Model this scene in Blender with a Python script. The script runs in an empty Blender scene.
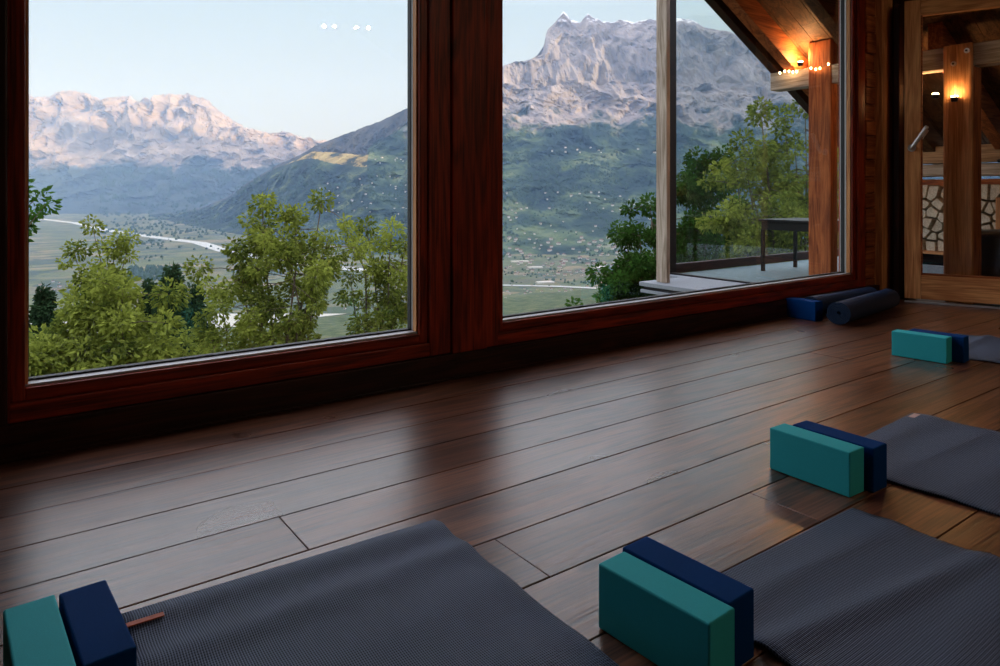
import bpy, bmesh, math, random
import numpy as np
from mathutils import Vector, Matrix
from mathutils import noise as mn

random.seed(7)
SC = bpy.context.scene
COL = SC.collection
H = 0.78                                   # eye height above the floor
F = (.590, .8075); R = (.8075, -.590)      # heading of the camera in the X/Y plane

def at(x, y, d):
    """point of the landscape at distance d along the view axis"""
    l = (x - 500) / 705. * d
    return Vector((d*F[0] + l*R[0], d*F[1] + l*R[1], H + (190 - y) / 705. * d))

# ------------------------------------------------------------------ materials
def srgb(r, g, b):
    f = lambda c: (c/255./12.92) if c/255. <= .04045 else ((c/255. + .055)/1.055)**2.4
    return (f(r), f(g), f(b), 1)

def newmat(name):
    m = bpy.data.materials.new(name); m.use_nodes = True
    nt = m.node_tree; b = nt.nodes['Principled BSDF']
    return m, nt, b

def N(nt, t, **kw):
    n = nt.nodes.new(t)
    for k, v in kw.items():
        if k in n.inputs.keys(): n.inputs[k].default_value = v
        else: setattr(n, k, v)
    return n

def ramp(nt, fac, stops):
    r = nt.nodes.new('ShaderNodeValToRGB')
    e = r.color_ramp.elements
    while len(e) < len(stops): e.new(.5)
    for q, (p, c) in zip(e, stops): q.position = p; q.color = c
    nt.links.new(fac, r.inputs[0])
    return r.outputs[0]

def mix(nt, fac, a, b, mode='MIX'):
    n = nt.nodes.new('ShaderNodeMix'); n.data_type = 'RGBA'; n.blend_type = mode
    for sock, v in ((n.inputs[0], fac), (n.inputs[6], a), (n.inputs[7], b)):
        if isinstance(v, (int, float, tuple)): sock.default_value = v
        else: nt.links.new(v, sock)
    return n.outputs[2]

def plain(name, c, rough=.6, metal=0, spec=.5, bump=0, bscale=200, var=.12):
    m, nt, b = newmat(name)
    tc = N(nt, 'ShaderNodeTexCoord')
    ns = N(nt, 'ShaderNodeTexNoise', Scale=bscale, Detail=4)
    nt.links.new(tc.outputs['Object'], ns.inputs['Vector'])
    dark = tuple(v*(1-var) for v in c[:3]) + (1,); lite = tuple(min(1, v*(1+var)) for v in c[:3]) + (1,)
    nt.links.new(ramp(nt, ns.outputs[0], [(.3, dark), (.7, lite)]), b.inputs['Base Color'])
    b.inputs['Roughness'].default_value = rough; b.inputs['Metallic'].default_value = metal
    b.inputs['Specular IOR Level'].default_value = spec
    if bump:
        bp = N(nt, 'ShaderNodeBump', Strength=bump, Distance=.002)
        nt.links.new(ns.outputs[0], bp.inputs['Height']); nt.links.new(bp.outputs[0], b.inputs['Normal'])
    return m

def wood(name, c1, c2, axis='X', rough=.5, spec=.4, fine=1., tone=False, bump=.25, knots=0.):
    """grain running along the given axis"""
    m, nt, b = newmat(name)
    tc = N(nt, 'ShaderNodeTexCoord')
    src = tc.outputs['Object']
    if tone:
        at_ = N(nt, 'ShaderNodeAttribute', attribute_name='tone')
        sh = N(nt, 'ShaderNodeVectorMath', operation='MULTIPLY_ADD')
        nt.links.new(at_.outputs['Vector'], sh.inputs[0]); sh.inputs[1].default_value = (37, 11, 5)
        nt.links.new(src, sh.inputs[2]); src = sh.outputs[0]
    i = 'XYZ'.index(axis)
    s = [9*fine]*3; s[i] = .9*fine
    mp = N(nt, 'ShaderNodeMapping'); mp.inputs['Scale'].default_value = s
    nt.links.new(src, mp.inputs['Vector'])
    n1 = N(nt, 'ShaderNodeTexNoise', Scale=1.1, Detail=3, Distortion=.6); nt.links.new(mp.outputs[0], n1.inputs['Vector'])
    # cathedral grain: contour lines of a soft noise
    mul = N(nt, 'ShaderNodeMath', operation='MULTIPLY'); mul.inputs[1].default_value = 34
    nt.links.new(n1.outputs[0], mul.inputs[0])
    sn = N(nt, 'ShaderNodeMath', operation='SINE'); nt.links.new(mul.outputs[0], sn.inputs[0])
    s2 = [140*fine]*3; s2[i] = 4*fine
    mp2 = N(nt, 'ShaderNodeMapping'); mp2.inputs['Scale'].default_value = s2
    nt.links.new(src, mp2.inputs['Vector'])
    n2 = N(nt, 'ShaderNodeTexNoise', Scale=1, Detail=5, Roughness=.6); nt.links.new(mp2.outputs[0], n2.inputs['Vector'])
    a = N(nt, 'ShaderNodeMath', operation='MULTIPLY_ADD'); nt.links.new(sn.outputs[0], a.inputs[0]); a.inputs[1].default_value = .13
    nt.links.new(n2.outputs[0], a.inputs[2])
    col = ramp(nt, a.outputs[0], [(.25, c1), (.75, c2)])
    n3 = N(nt, 'ShaderNodeTexNoise', Scale=2.3, Detail=2); nt.links.new(src, n3.inputs['Vector'])
    col = mix(nt, .45, col, ramp(nt, n3.outputs[0], [(.3, (.45, .42, .4, 1)), (.7, (1, 1, 1, 1))]), 'MULTIPLY')
    if tone:
        hsv = N(nt, 'ShaderNodeHueSaturation')
        mr = N(nt, 'ShaderNodeMapRange'); nt.links.new(at_.outputs['Fac'], mr.inputs[0])
        mr.inputs[3].default_value = .72; mr.inputs[4].default_value = 1.25
        nt.links.new(mr.outputs[0], hsv.inputs['Value']); nt.links.new(col, hsv.inputs['Color']); col = hsv.outputs[0]
    if knots:
        s4 = [3.2]*3; s4[i] = 1.3
        mp4 = N(nt, 'ShaderNodeMapping'); mp4.inputs['Scale'].default_value = s4; nt.links.new(src, mp4.inputs['Vector'])
        vo = N(nt, 'ShaderNodeTexVoronoi', Scale=1.); nt.links.new(mp4.outputs[0], vo.inputs['Vector'])
        k = ramp(nt, vo.outputs['Distance'], [(.03*knots, (.12, .1, .1, 1)), (.075*knots, (1, 1, 1, 1))])
        col = mix(nt, 1., col, k, 'MULTIPLY')
    nt.links.new(col, b.inputs['Base Color'])
    b.inputs['Specular IOR Level'].default_value = spec
    nt.links.new(ramp(nt, n3.outputs[0], [(.25, (rough*.75,)*3 + (1,)), (.75, (min(1, rough*1.2),)*3 + (1,))]), b.inputs['Roughness'])
    if bump:
        bp = N(nt, 'ShaderNodeBump', Strength=bump, Distance=.0015)
        nt.links.new(a.outputs[0], bp.inputs['Height']); nt.links.new(bp.outputs[0], b.inputs['Normal']); nt.links.new(bp.outputs[0], b.inputs['Coat Normal'])
    return m

def emis(name, c, s):
    m, nt, b = newmat(name)
    b.inputs['Base Color'].default_value = c; b.inputs['Emission Color'].default_value = c; b.inputs['Emission Strength'].default_value = s
    return m

def glass_mat(name, tint=(1, 1, 1, 1)):
    m, nt, b = newmat(name); nt.nodes.remove(b)
    out = nt.nodes['Material Output']
    fr = N(nt, 'ShaderNodeFresnel', IOR=1.5)
    tr = N(nt, 'ShaderNodeBsdfTransparent', Color=tint); gl = N(nt, 'ShaderNodeBsdfGlossy', Roughness=0.)
    mx = N(nt, 'ShaderNodeMixShader')
    ge = N(nt, 'ShaderNodeNewGeometry'); mr = N(nt, 'ShaderNodeMapRange')     # same Fresnel on both faces of the thin pane
    mr.inputs[3].default_value = 1.5; mr.inputs[4].default_value = 1/1.5
    nt.links.new(ge.outputs['Backfacing'], mr.inputs[0]); nt.links.new(mr.outputs[0], fr.inputs['IOR'])
    nt.links.new(fr.outputs[0], mx.inputs[0]); nt.links.new(tr.outputs[0], mx.inputs[1]); nt.links.new(gl.outputs[0], mx.inputs[2])
    nt.links.new(mx.outputs[0], out.inputs['Surface'])
    return m

RED1, RED2 = srgb(86, 24, 10), srgb(188, 62, 25)
M = {}
for ax in 'XYZ':
    M['frame'+ax] = wood('red_larch_'+ax, RED1, RED2, ax, rough=.45, spec=.35)
    M['dark'+ax] = wood('dark_larch_'+ax, srgb(30, 14, 10), srgb(70, 34, 22), ax, rough=.5, spec=.3)
    M['old'+ax] = wood('weathered_timber_'+ax, srgb(132, 98, 72), srgb(226, 184, 142), ax, rough=.75, spec=.2, knots=.8)
    M['warm'+ax] = wood('reddish_timber_'+ax, srgb(120, 56, 26), srgb(206, 120, 66), ax, rough=.65, spec=.25, knots=.8)
    M['pale'+ax] = wood('honey_larch_'+ax, srgb(188, 116, 68), srgb(250, 184, 122), ax, rough=.5, spec=.3)
    M['grey'+ax] = wood('grey_weathered_'+ax, srgb(150, 132, 112), srgb(224, 208, 190), ax, rough=.8, spec=.2, knots=.7)
    M['roofb'+ax] = wood('roof_boarding_'+ax, srgb(62, 40, 26), srgb(120, 84, 54), ax, rough=.75, spec=.2)
M['floor'] = wood('oiled_floor_oak', srgb(66, 38, 27), srgb(146, 92, 64), 'X', rough=.34, spec=.6, tone=True, bump=.5, knots=1.)
fb = M['floor'].node_tree.nodes['Principled BSDF']; fb.inputs['Coat Weight'].default_value = .6; fb.inputs['Coat Roughness'].default_value = .24
M['black'] = plain('black_gap', srgb(16, 12, 11), .8, var=.1)
M['seal'] = plain('rubber_seal', srgb(30, 32, 34), .6)
M['alu'] = plain('aluminium_bead', srgb(190, 190, 192), .35, metal=.3)
M['steel'] = plain('brushed_steel', srgb(232, 228, 224), .38, metal=.8, bscale=60)
M['teal'] = plain('teal_foam', srgb(56, 198, 206), .7, spec=.25, bump=.15, bscale=500, var=.05)
M['navy'] = plain('navy_foam', srgb(0, 62, 126), .8, spec=.1, bump=.15, bscale=500, var=.06)
M['rollnavy'] = plain('navy_rubber_mat', srgb(8, 46, 80), .55, bump=.3, bscale=300)
M['stone'] = plain('pale_stone_coping', srgb(146, 154, 162), .6, bump=.2, bscale=60)
M['deck'] = plain('grey_deck_paving', srgb(108, 130, 134), .7, bscale=20)
M['blackmetal'] = plain('black_metal', srgb(26, 28, 30), .4, metal=.5)
M['cover'] = plain('black_tarpaulin', srgb(30, 34, 36), .38, bump=.4, bscale=8)
M['glass'] = glass_mat('window_glass')
M['glass2'] = glass_mat('screen_glass', (.93, .96, .95, 1))
M['leather'] = plain('orange_leather', srgb(205, 96, 52), .6, bscale=120)
M['tagpink'] = plain('pale_pink_tag', srgb(225, 190, 185), .6)
M['lamp'] = emis('lamp_glow', (1, .62, .28, 1), 40)
M['bulb'] = emis('bulb_glow', (1, .66, .3, 1), 14)
M['lampin'] = emis('ceiling_lamp_glow', (1, .74, .5, 1), 600)
M['cable'] = plain('dark_cable', srgb(20, 18, 16), .6)
M['bark'] = plain('tree_bark', srgb(92, 80, 64), .85, bscale=14, var=.35)
M['log'] = wood('split_log', srgb(196, 174, 144), srgb(250, 238, 216), 'X', rough=.8, spec=.15, fine=3)
M['plaster'] = plain('dim_plaster', srgb(120, 96, 78), .8, bscale=5)

def mat_fabric():
    m, nt, b = newmat('ribbed_mat_rubber')
    tc = N(nt, 'ShaderNodeTexCoord')
    w = N(nt, 'ShaderNodeTexWave', Scale=74., Distortion=.6, Detail=1); w.wave_type = 'BANDS'; w.bands_direction = 'X'
    nt.links.new(tc.outputs['Object'], w.inputs['Vector'])
    w2 = N(nt, 'ShaderNodeTexWave', Scale=54., Distortion=.8, Detail=1); w2.wave_type = 'BANDS'; w2.bands_direction = 'Y'
    nt.links.new(tc.outputs['Object'], w2.inputs['Vector'])
    mm = N(nt, 'ShaderNodeMath', operation='MULTIPLY_ADD'); nt.links.new(w2.outputs['Fac'], mm.inputs[0]); mm.inputs[1].default_value = .5
    nt.links.new(w.outputs['Fac'], mm.inputs[2])
    nt.links.new(ramp(nt, mm.outputs[0], [(.2, srgb(32, 40, 56)), (.95, srgb(116, 130, 156))]), b.inputs['Base Color'])
    b.inputs['Roughness'].default_value = .62; b.inputs['Specular IOR Level'].default_value = .35
    bp = N(nt, 'ShaderNodeBump', Strength=.6, Distance=.002); nt.links.new(mm.outputs[0], bp.inputs['Height']); nt.links.new(bp.outputs[0], b.inputs['Normal'])
    return m
M['mat'] = mat_fabric()

def leaf_mat(name, c1, c2, trans=.45):
    m, nt, b = newmat(name); nt.nodes.remove(b); out = nt.nodes['Material Output']
    a = N(nt, 'ShaderNodeAttribute', attribute_name='tone')
    col = ramp(nt, a.outputs['Fac'], [(0, c1), (1, c2)])
    d = N(nt, 'ShaderNodeBsdfDiffuse'); t = N(nt, 'ShaderNodeBsdfTranslucent'); mx = N(nt, 'ShaderNodeMixShader', Fac=trans)
    nt.links.new(col, d.inputs[0]); nt.links.new(col, t.inputs[0])
    nt.links.new(d.outputs[0], mx.inputs[1]); nt.links.new(t.outputs[0], mx.inputs[2]); nt.links.new(mx.outputs[0], out.inputs['Surface'])
    return m
M['leafA'] = leaf_mat('ash_leaves', srgb(58, 78, 32), srgb(172, 182, 82))
M['leafB'] = leaf_mat('deep_green_leaves', srgb(26, 54, 22), srgb(78, 118, 48))
M['leafC'] = leaf_mat('conifer_needles', srgb(30, 48, 34), srgb(62, 88, 56), .2)

# ------------------------------------------------------------------ mesh helpers
class MB:
    def __init__(s): s.v = []; s.f = []; s.tone = []
    def box(s, a, b, tone=0.):
        x0, y0, z0 = a; x1, y1, z1 = b; n = len(s.v)
        s.v += [(x0, y0, z0), (x1, y0, z0), (x1, y1, z0), (x0, y1, z0), (x0, y0, z1), (x1, y0, z1), (x1, y1, z1), (x0, y1, z1)]
        s.f += [(n, n+3, n+2, n+1), (n+4, n+5, n+6, n+7), (n, n+1, n+5, n+4), (n+1, n+2, n+6, n+5), (n+2, n+3, n+7, n+6), (n+3, n, n+4, n+7)]
        s.tone += [tone]*6; return s
    def prism(s, poly, vec, tone=0.):
        """poly: list of 3-D points, extruded by vec"""
        n = len(s.v); k = len(poly); vec = Vector(vec)
        s.v += [tuple(Vector(p)) for p in poly] + [tuple(Vector(p) + vec) for p in poly]
        s.f += [tuple(range(n+k-1, n-1, -1)), tuple(range(n+k, n+2*k))]
        s.f += [(n+i, n+(i+1) % k, n+k+(i+1) % k, n+k+i) for i in range(k)]
        s.tone += [tone]*(k+2); return s
    def tube(s, pts, rad, seg=8):
        n0 = len(s.v); pts = [Vector(p) for p in pts]
        rad = rad if isinstance(rad, (list, tuple)) else [rad]*len(pts)
        for i, p in enumerate(pts):
            t = (pts[min(i+1, len(pts)-1)] - pts[max(i-1, 0)]).normalized()
            u = t.orthogonal().normalized() if abs(t.z) < .9 else Vector((1, 0, 0)).cross(t).normalized()
            if abs(t.z) < .9: u = Vector((0, 0, 1)).cross(t).normalized()
            w = t.cross(u)
            for k in range(seg):
                a = 2*math.pi*k/seg
                s.v.append(tuple(p + rad[i]*(math.cos(a)*u + math.sin(a)*w)))
        for i in range(len(pts)-1):
            for k in range(seg):
                a = n0+i*seg+k; b = n0+i*seg+(k+1) % seg
                s.f.append((a, b, b+seg, a+seg)); s.tone.append(0)
        s.f.append(tuple(n0+k for k in range(seg))[::-1]); s.tone.append(0)
        s.f.append(tuple(n0+(len(pts)-1)*seg+k for k in range(seg))); s.tone.append(0)
        return s
    def build(s, name, mat, parent=None, bevel=0, smooth=False, tone=False, loc=None, rot=0., segs=2):
        me = bpy.data.meshes.new(name); me.from_pydata(s.v, [], s.f)
        if tone:
            a = me.attributes.new('tone', 'FLOAT', 'FACE'); a.data.foreach_set('value', s.tone)
        me.materials.append(mat)
        bm = bmesh.new(); bm.from_mesh(me); bmesh.ops.recalc_face_normals(bm, faces=bm.faces)
        if bevel: bmesh.ops.bevel(bm, geom=bm.edges[:], offset=bevel, segments=segs, affect='EDGES', profile=.5)
        bm.to_mesh(me); bm.free()
        if smooth:
            for p in me.polygons: p.use_smooth = True
        o = bpy.data.objects.new(name, me); COL.objects.link(o)
        if loc: o.location = loc
        o.rotation_euler.z = rot
        if parent: o.parent = parent
        return o

def tag(o, label=None, cat=None, group=None, kind=None):
    if label: o['label'] = label
    if cat: o['category'] = cat
    if group: o['group'] = group
    if kind: o['kind'] = kind
    return o
def empty(name, loc=(0, 0, 0), rot=0.):
    o = bpy.data.objects.new(name, None); COL.objects.link(o); o.location = loc; o.rotation_euler.z = rot; o.empty_display_size = .1
    return o
def struct(o): o['kind'] = 'structure'; return o
def copy_tree(o, parent=None):
    c = o.copy(); COL.objects.link(c); c.parent = parent
    for ch in [q for q in bpy.data.objects if q.parent == o]: copy_tree(ch, c)
    return c

# ------------------------------------------------------------------ floor
ys = [2.46, 2.25, 2.055, 1.861, 1.67, 1.478, 1.280, 1.088, .894, .698]
while ys[-1] > -3.6: ys.append(ys[-1] - .194)
joints = {0: [-.8, 4.95], 1: [-1., 4.5], 2: [-.9, 4.9], 3: [-1.1, 3.20], 4: [-1.3, .567, 4.1], 5: [-.4, 4.45], 6: [-1., .92, 4.7], 7: [-.3, 1.59, 4.3], 8: [-.9, 3.4]}
mb = MB(); rnd = random.Random(3); g = .0016
for i in range(len(ys)-1):
    js = joints.get(i) or sorted([rnd.uniform(-1.2, .3), rnd.uniform(.6, 2.2), rnd.uniform(2.6, 4.6)])
    xs = [-2.2] + js + [5.42]
    for a, b in zip(xs, xs[1:]):
        z = rnd.uniform(-.0006, .0006)
        mb.box((a+g*.7, ys[i+1]+g, -.03), (b-g*.7, ys[i]-g, z), rnd.random())
fl = mb.build('floor', M['floor'], bevel=.0012, tone=True, segs=1); struct(fl)
struct(MB().box((-2.3, -3.7, -.12), (5.5, 2.46, -.031)).build('floor_base', M['black']))

# ------------------------------------------------------------------ back wall (window wall), windows
YF = 2.46
def strip(name, x0, x1, z0, z1, y0, y1, m, parent=None, bev=.003):
    return MB().box((x0, y0, z0), (x1, y1, z1)).build(name, m, parent, bevel=bev)
wl = struct(empty('wall_back'))
strip('base_panel', -2.2, 5.15, 0, .103, YF, 2.66, M['darkX'], wl)
strip('wide_post', 1.562, 1.738, .1005, 3.2, 2.468, 2.66, M['frameZ'], wl, .006)
strip('left_post', -.35, .052, .1005, 3.2, 2.468, 2.66, M['darkZ'], wl, .006)
strip('groove_back', 1.552, 1.748, .1, 3.2, 2.49, 2.64, M['black'], wl, .001)
strip('left_wall', -2.2, -.352, .1005, 3.2, 2.47, 2.66, M['darkX'], wl)
strip('top_wall', -.35, 1.561, 2.69, 3.2, 2.475, 2.66, M['darkX'], wl)
strip('top_wall', 1.739, 3.6, 2.28, 3.1, 2.475, 2.66, M['darkX'], wl)
MB().prism([(3.601, 2.475, 2.28), (5.15, 2.475, 2.28), (5.15, 2.475, 2.30), (3.601, 2.475, 3.1)], (0, .18, 0)).build('top_wall', M['darkX'], wl)
strip('groove_shade', 4.985, 5.065, .1005, 2.28, 2.53, 2.66, M['black'], wl)  # black strip put in as the shade of the corner groove
mbb = MB(); z = .004; rr = random.Random(5)
while z < 2.24:
    hh = rr.choice([.105, .12, .15, .17]); mbb.box((5.03, 2.495 + rr.uniform(-.006, .006), z), (5.16, 2.64, min(z+hh, 2.3)-.006), rr.random()); z += hh
mbb.build('log_courses', M['warmX'], wl, bevel=.004)
struct(MB().box((-2.2, YF-.012, .0015), (4.98, YF-.0005, .012)).build('baseboard_back', M['darkX'], bevel=.002))

def window(n, x0, x1, z1, gap0, gap1):
    """x0..x1 glass edges"""
    w = struct(empty('window_%d' % n, (0, 0, 0)))
    z0 = .205
    # sash: four members with a slim profile
    s = .046; b = .008
    fr = MB()
    fr.box((x0-s, 2.497, z0-s), (x0-b, 2.60, z1+s)); fr.box((x1+b, 2.497, z0-s), (x1+s, 2.60, z1+s))
    fr.build('sash_stile', M['frameZ'], w, bevel=.004)
    fr = MB(); fr.box((x0-b, 2.4975, z0-s), (x1+b, 2.60, z0-b)); fr.box((x0-b, 2.4975, z1+b), (x1+b, 2.60, z1+s))
    fr.build('sash_rail', M['frameX'], w, bevel=.004)
    # outer casing
    c = MB(); c.box((gap0, 2.480, .104), (x0-s-.001, 2.62, z1+s)); c.box((x1+s+.001, 2.480, .104), (gap1, 2.62, z1+s))
    c.build('casing_jamb', M['frameZ'], w, bevel=.004)
    c = MB(); c.box((x0-s-.001, 2.4805, .104), (x1+s+.001, 2.62, z0-s-.001)); c.box((gap0, 2.4805, z1+s+.001), (gap1, 2.62, z1+s+.035))
    c.build('casing_rail', M['frameX'], w, bevel=.003)
    a = MB(); a.box((x0-b, 2.512, z0-b), (x1+b, 2.585, z0)); a.box((x0-b, 2.54, z0), (x0, 2.585, z1)); a.box((x1, 2.54, z0), (x1+b, 2.585, z1)); a.box((x0-b, 2.54, z1), (x1+b, 2.585, z1+b))
    a.build('glazing_bead', M['alu'], w, bevel=.0015)
    a = MB(); a.box((x1+.0005, 2.512, z0), (x1+b, 2.539, z1)); a.box((x0-b, 2.512, z0), (x0-.0005, 2.539, z1))
    a.build('timber_bead', M['paleZ'], w, bevel=.0015)
    a = MB(); t = .006
    a.box((x0, 2.552, z0), (x1, 2.578, z0+t)); a.box((x0, 2.552, z0+t), (x0+t*.5, 2.578, z1)); a.box((x1-t*.5, 2.552, z0+t), (x1, 2.578, z1))
    a.build('rubber_seal', M['seal'], w)
    MB().box((x0+.001, 2.562, z0+.004), (x1-.001, 2.566, z1-.002)).build('pane', M['glass'], w)
    return w
window(1, .104, 1.413, 2.62, .054, 1.558)
window(2, 1.849, 4.838, 2.20, 1.742, 4.985)

# ------------------------------------------------------------------ right side: jamb, door, wall
wr = struct(empty('wall_right'))
strip('jamb_post', 5.155, 5.315, .001, 2.25, 2.445, 2.66, M['paleZ'], wr, .008)
strip('door_jamb', 5.318, 5.46, .001, 2.08, 2.345, 2.62, M['darkZ'], wr, .005)
strip('door_stop', 5.235, 5.317, .001, 2.10, 2.366, 2.408, M['darkZ'], wr, .005)
strip('wall_panel', 5.42, 5.55, .001, 1.9, -3.6, 1.44, M['plaster'], wr)
dr = empty('door_1', (5.157, 2.297, 0), math.atan2(-.931, .365)); struct(dr)
W, HT, TK = .93, 2.09, .056          # local x along the leaf, y = thickness (inner face at y=0 towards -y)
st = MB().box((0, 0, .03), (.098, TK, HT)).box((W-.098, 0, .03), (W, TK, HT)); st.build('door_stile', M['paleZ'], dr, bevel=.004)
st = MB().box((.0985, .001, .03), (W-.0985, TK, .195)).box((.0985, .001, HT-.11), (W-.0985, TK, HT)); st.build('door_rail', M['paleX'], dr, bevel=.004)
st = MB().box((.0985, .004, .195), (W-.0985, TK-.004, .207)).box((.0985, .004, .207), (.108, TK-.004, HT-.11)); st.build('glazing_bead', M['warmX'], dr, bevel=.002)
MB().box((.1, .024, .2), (W-.1, .03, HT-.108)).build('pane', M['glass'], dr)
MB().box((0.0, -.004, .002), (W, .02, .013)).build('bottom_seal', M['alu'], dr, bevel=.002)
hd = MB().tube([(.045, -.0, 1.07), (.045, -.048, 1.07)], .0125, 14).build('door_handle', M['steel'], dr, smooth=False)
hb = MB().tube([(.045, -.003, 1.07), (.045, -.010, 1.07)], .026, 20).build('handle_rose', M['steel'], hd)
hl = MB().tube([(.040, -.05, 1.062), (.052, -.052, 1.079), (.13, -.052, 1.203), (.137, -.052, 1.214)], [.012, .0145, .0145, .012], 12).build('lever', M['steel'], hd, smooth=True)
hl = MB().tube([(.05, TK+.05, 1.062), (.060, TK+.05, 1.079), (.135, TK+.05, 1.20)], .0115, 12).build('outer_lever', M['steel'], hd, smooth=True)

# room enclosure
cl = MB(); rr = random.Random(9)
y = -3.6
while y < 2.66:
    y2 = min(y+.16, 2.66)
    cl.box((-2.2, y+.002, 3.2), (3.45, y2-.002, 3.23), rr.random())
    cl.prism([(3.45, y+.002, 3.2), (5.56, y+.002, 2.06), (5.56, y+.002, 2.09), (3.45, y+.002, 3.23)], (0, y2-y-.004, 0), rr.random())
    y = y2
struct(cl.build('ceiling', M['roofbX']))
struct(MB().box((-2.32, -3.7, -.03), (-2.2, 2.66, 3.2)).build('wall_left', M['plaster']))
struct(MB().box((-2.2, -3.72, -.03), (5.5, -3.6, 3.2)).build('wall_front', M['plaster']))

def point(name, loc, e, c=(1, .55, .22), r=.03):
    l = bpy.data.lights.new(name, 'POINT'); l.energy = e; l.color = c; l.shadow_soft_size = r
    o = bpy.data.objects.new(name, l); COL.objects.link(o); o.location = loc; return o

# ceiling pendants behind the camera (their glints sit in the left window)
def pendant(x, y, z, label):
    o = empty('pendant_lamp', (x, y, z)); tag(o, label, 'lamp', 'ceiling lamps reflected in the left window')
    MB().tube([(0, 0, .02), (0, 0, .06), (0, 0, .075)], [.045, .035, .01], 14).build('lamp_shade', M['blackmetal'], o)
    MB().tube([(0, 0, .0), (0, 0, .02)], [.016, .016], 14).build('bulb', M['lampin'], o)
    MB().tube([(0, 0, .07), (0, 0, 3.2-z)], .003, 6).build('cord', M['cable'], o)
for i, (x, y) in enumerate([(3.02, -2.3), (3.12, -2.24), (3.34, -2.16), (3.46, -2.1)]):
    pendant(x, y, 2.58, 'small black ceiling lamp, %s of four seen only as glints in the left window' % ['first', 'second', 'third', 'last'][i])

# ------------------------------------------------------------------ yoga blocks
def block(x, y, rot, m, label, grp=None, lx=.07, ly=.23, hz=.115):
    o = MB().box((-lx/2, -ly/2, .0), (lx/2, ly/2, hz)).build('yoga_block', M[m], bevel=.0035, segs=3, loc=(x, y, .001), rot=math.radians(rot))
    return tag(o, label, 'yoga block', grp)
block(.0635, 1.252, 2.8, 'teal', 'teal foam yoga block in the bottom left corner beside a navy block')
block(.1385, 1.253, 3.0, 'navy', 'navy foam yoga block beside the grey mat with the orange tag', lx=.069)
block(.922, .797, 3.2, 'teal', 'teal foam yoga block at the bottom centre, dark green on its shaded side')
block(.9965, .812, 2.2, 'navy', 'navy foam yoga block behind the bottom centre teal block', lx=.070)
block(1.803, 1.031, -1.5, 'teal', 'teal foam yoga block in the middle right of the row of mats')
block(1.8785, 1.009, -1.7, 'navy', 'navy foam yoga block touching the middle right mat', lx=.069)
block(3.497, 1.484, 5., 'teal', 'bright teal foam yoga block farthest off near the door')
block(3.577, 1.445, 5., 'navy', 'navy foam yoga block behind the farthest teal block', lx=.072)
block(4.012, 2.365, 78-90+8, 'navy', 'single navy foam yoga block standing by the window wall', lx=.075, ly=.20)

# ------------------------------------------------------------------ yoga mats
def ymat(x0, x1, ytop, ln, rot, label, bumps, seed):
    nx, ny = 26, 150
    o = empty('yoga_mat', ((x0+x1)/2, ytop, 0), math.radians(rot)); tag(o, label, 'yoga mat')
    w = (x1-x0)/2; v = []; f = []
    def hz(u, t):
        z = 0
        for c, s, a, sk in bumps:
            q = (t - c - sk*(u/w))/s; z += a*math.exp(-q*q)
        return z + .0012*mn.noise(Vector((u*5, t*6, seed)))+.0012
    for layer in (0, 1):
        for j in range(ny+1):
            t = (j/ny)**1.4*ln
            for i in range(nx+1):
                u = -w + 2*w*i/nx
                z = hz(u, t) + (.005 if layer == 0 else 0.0)
                v.append((u, -t, max(z, .0015)))
    n = (nx+1)*(ny+1); k = nx+1
    for j in range(ny):
        for i in range(nx):
            a = j*k+i; f.append((a, a+k, a+k+1, a+1)); f.append((n+a, n+a+1, n+a+k+1, n+a+k))
    for i in range(nx):
        f.append((i, i+1, n+i+1, n+i)); a = ny*k+i; f.append((a+1, a, n+a, n+a+1))
    for j in range(ny):
        a = j*k; f.append((a+k, a, n+a, n+a+k)); a = j*k+nx; f.append((a, a+k, n+a+k, n+a))
    me = bpy.data.meshes.new('mat_sheet'); me.from_pydata(v, [], f); me.materials.append(M['mat'])
    for p in me.polygons: p.use_smooth = True
    ob = bpy.data.objects.new('mat_sheet', me); COL.objects.link(ob); ob.parent = o
    return o, hz
o, hz = ymat(.198, .850, 1.433, 1.85, -1.6, 'grey ribbed yoga mat at the bottom left with a small orange tag', [(.04, .035, .010, .0), (.165, .04, .009, -.012), (.33, .06, .004, -.03), (.5, .05, .003, .03)], 1)
tg = MB().box((-.335, -.064, .0), (-.262, -.050, .0022)).build('orange_tag', M['leather'], o, bevel=.0008); tg.location.z = hz(-.31, .056)+.0055
tag(tg, 'orange leather tag on the mat edge')
o, hz = ymat(1.062, 1.708, .884, 1.8, -.6, 'grey ribbed yoga mat at the lower right behind the bottom centre blocks', [(.09, .035, .005, .01), (.24, .03, .009, .05), (.38, .05, .005, -.04)], 2)
o, hz = ymat(1.93, 2.60, 1.112, 1.8, 3.2, 'grey ribbed yoga mat at the middle right with a pale pink tag', [(.06, .05, .006, 0), (.2, .04, .004, .03), (.36, .06, .004, .04)], 3)
tg = MB().box((.268, -.030, .0), (.322, -.010, .0022)).build('pink_tag', M['tagpink'], o, bevel=.0008); tg.location.z = hz(.29, .013)+.0055
tag(tg, 'pale pink tag at the mat corner')
o, hz = ymat(3.610, 4.235, 1.555, 1.8, 12., 'grey ribbed yoga mat at the far right edge behind the farthest blocks', [(.10, .03, .01, .05), (.2, .05, .003, -.04)], 4)

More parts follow.
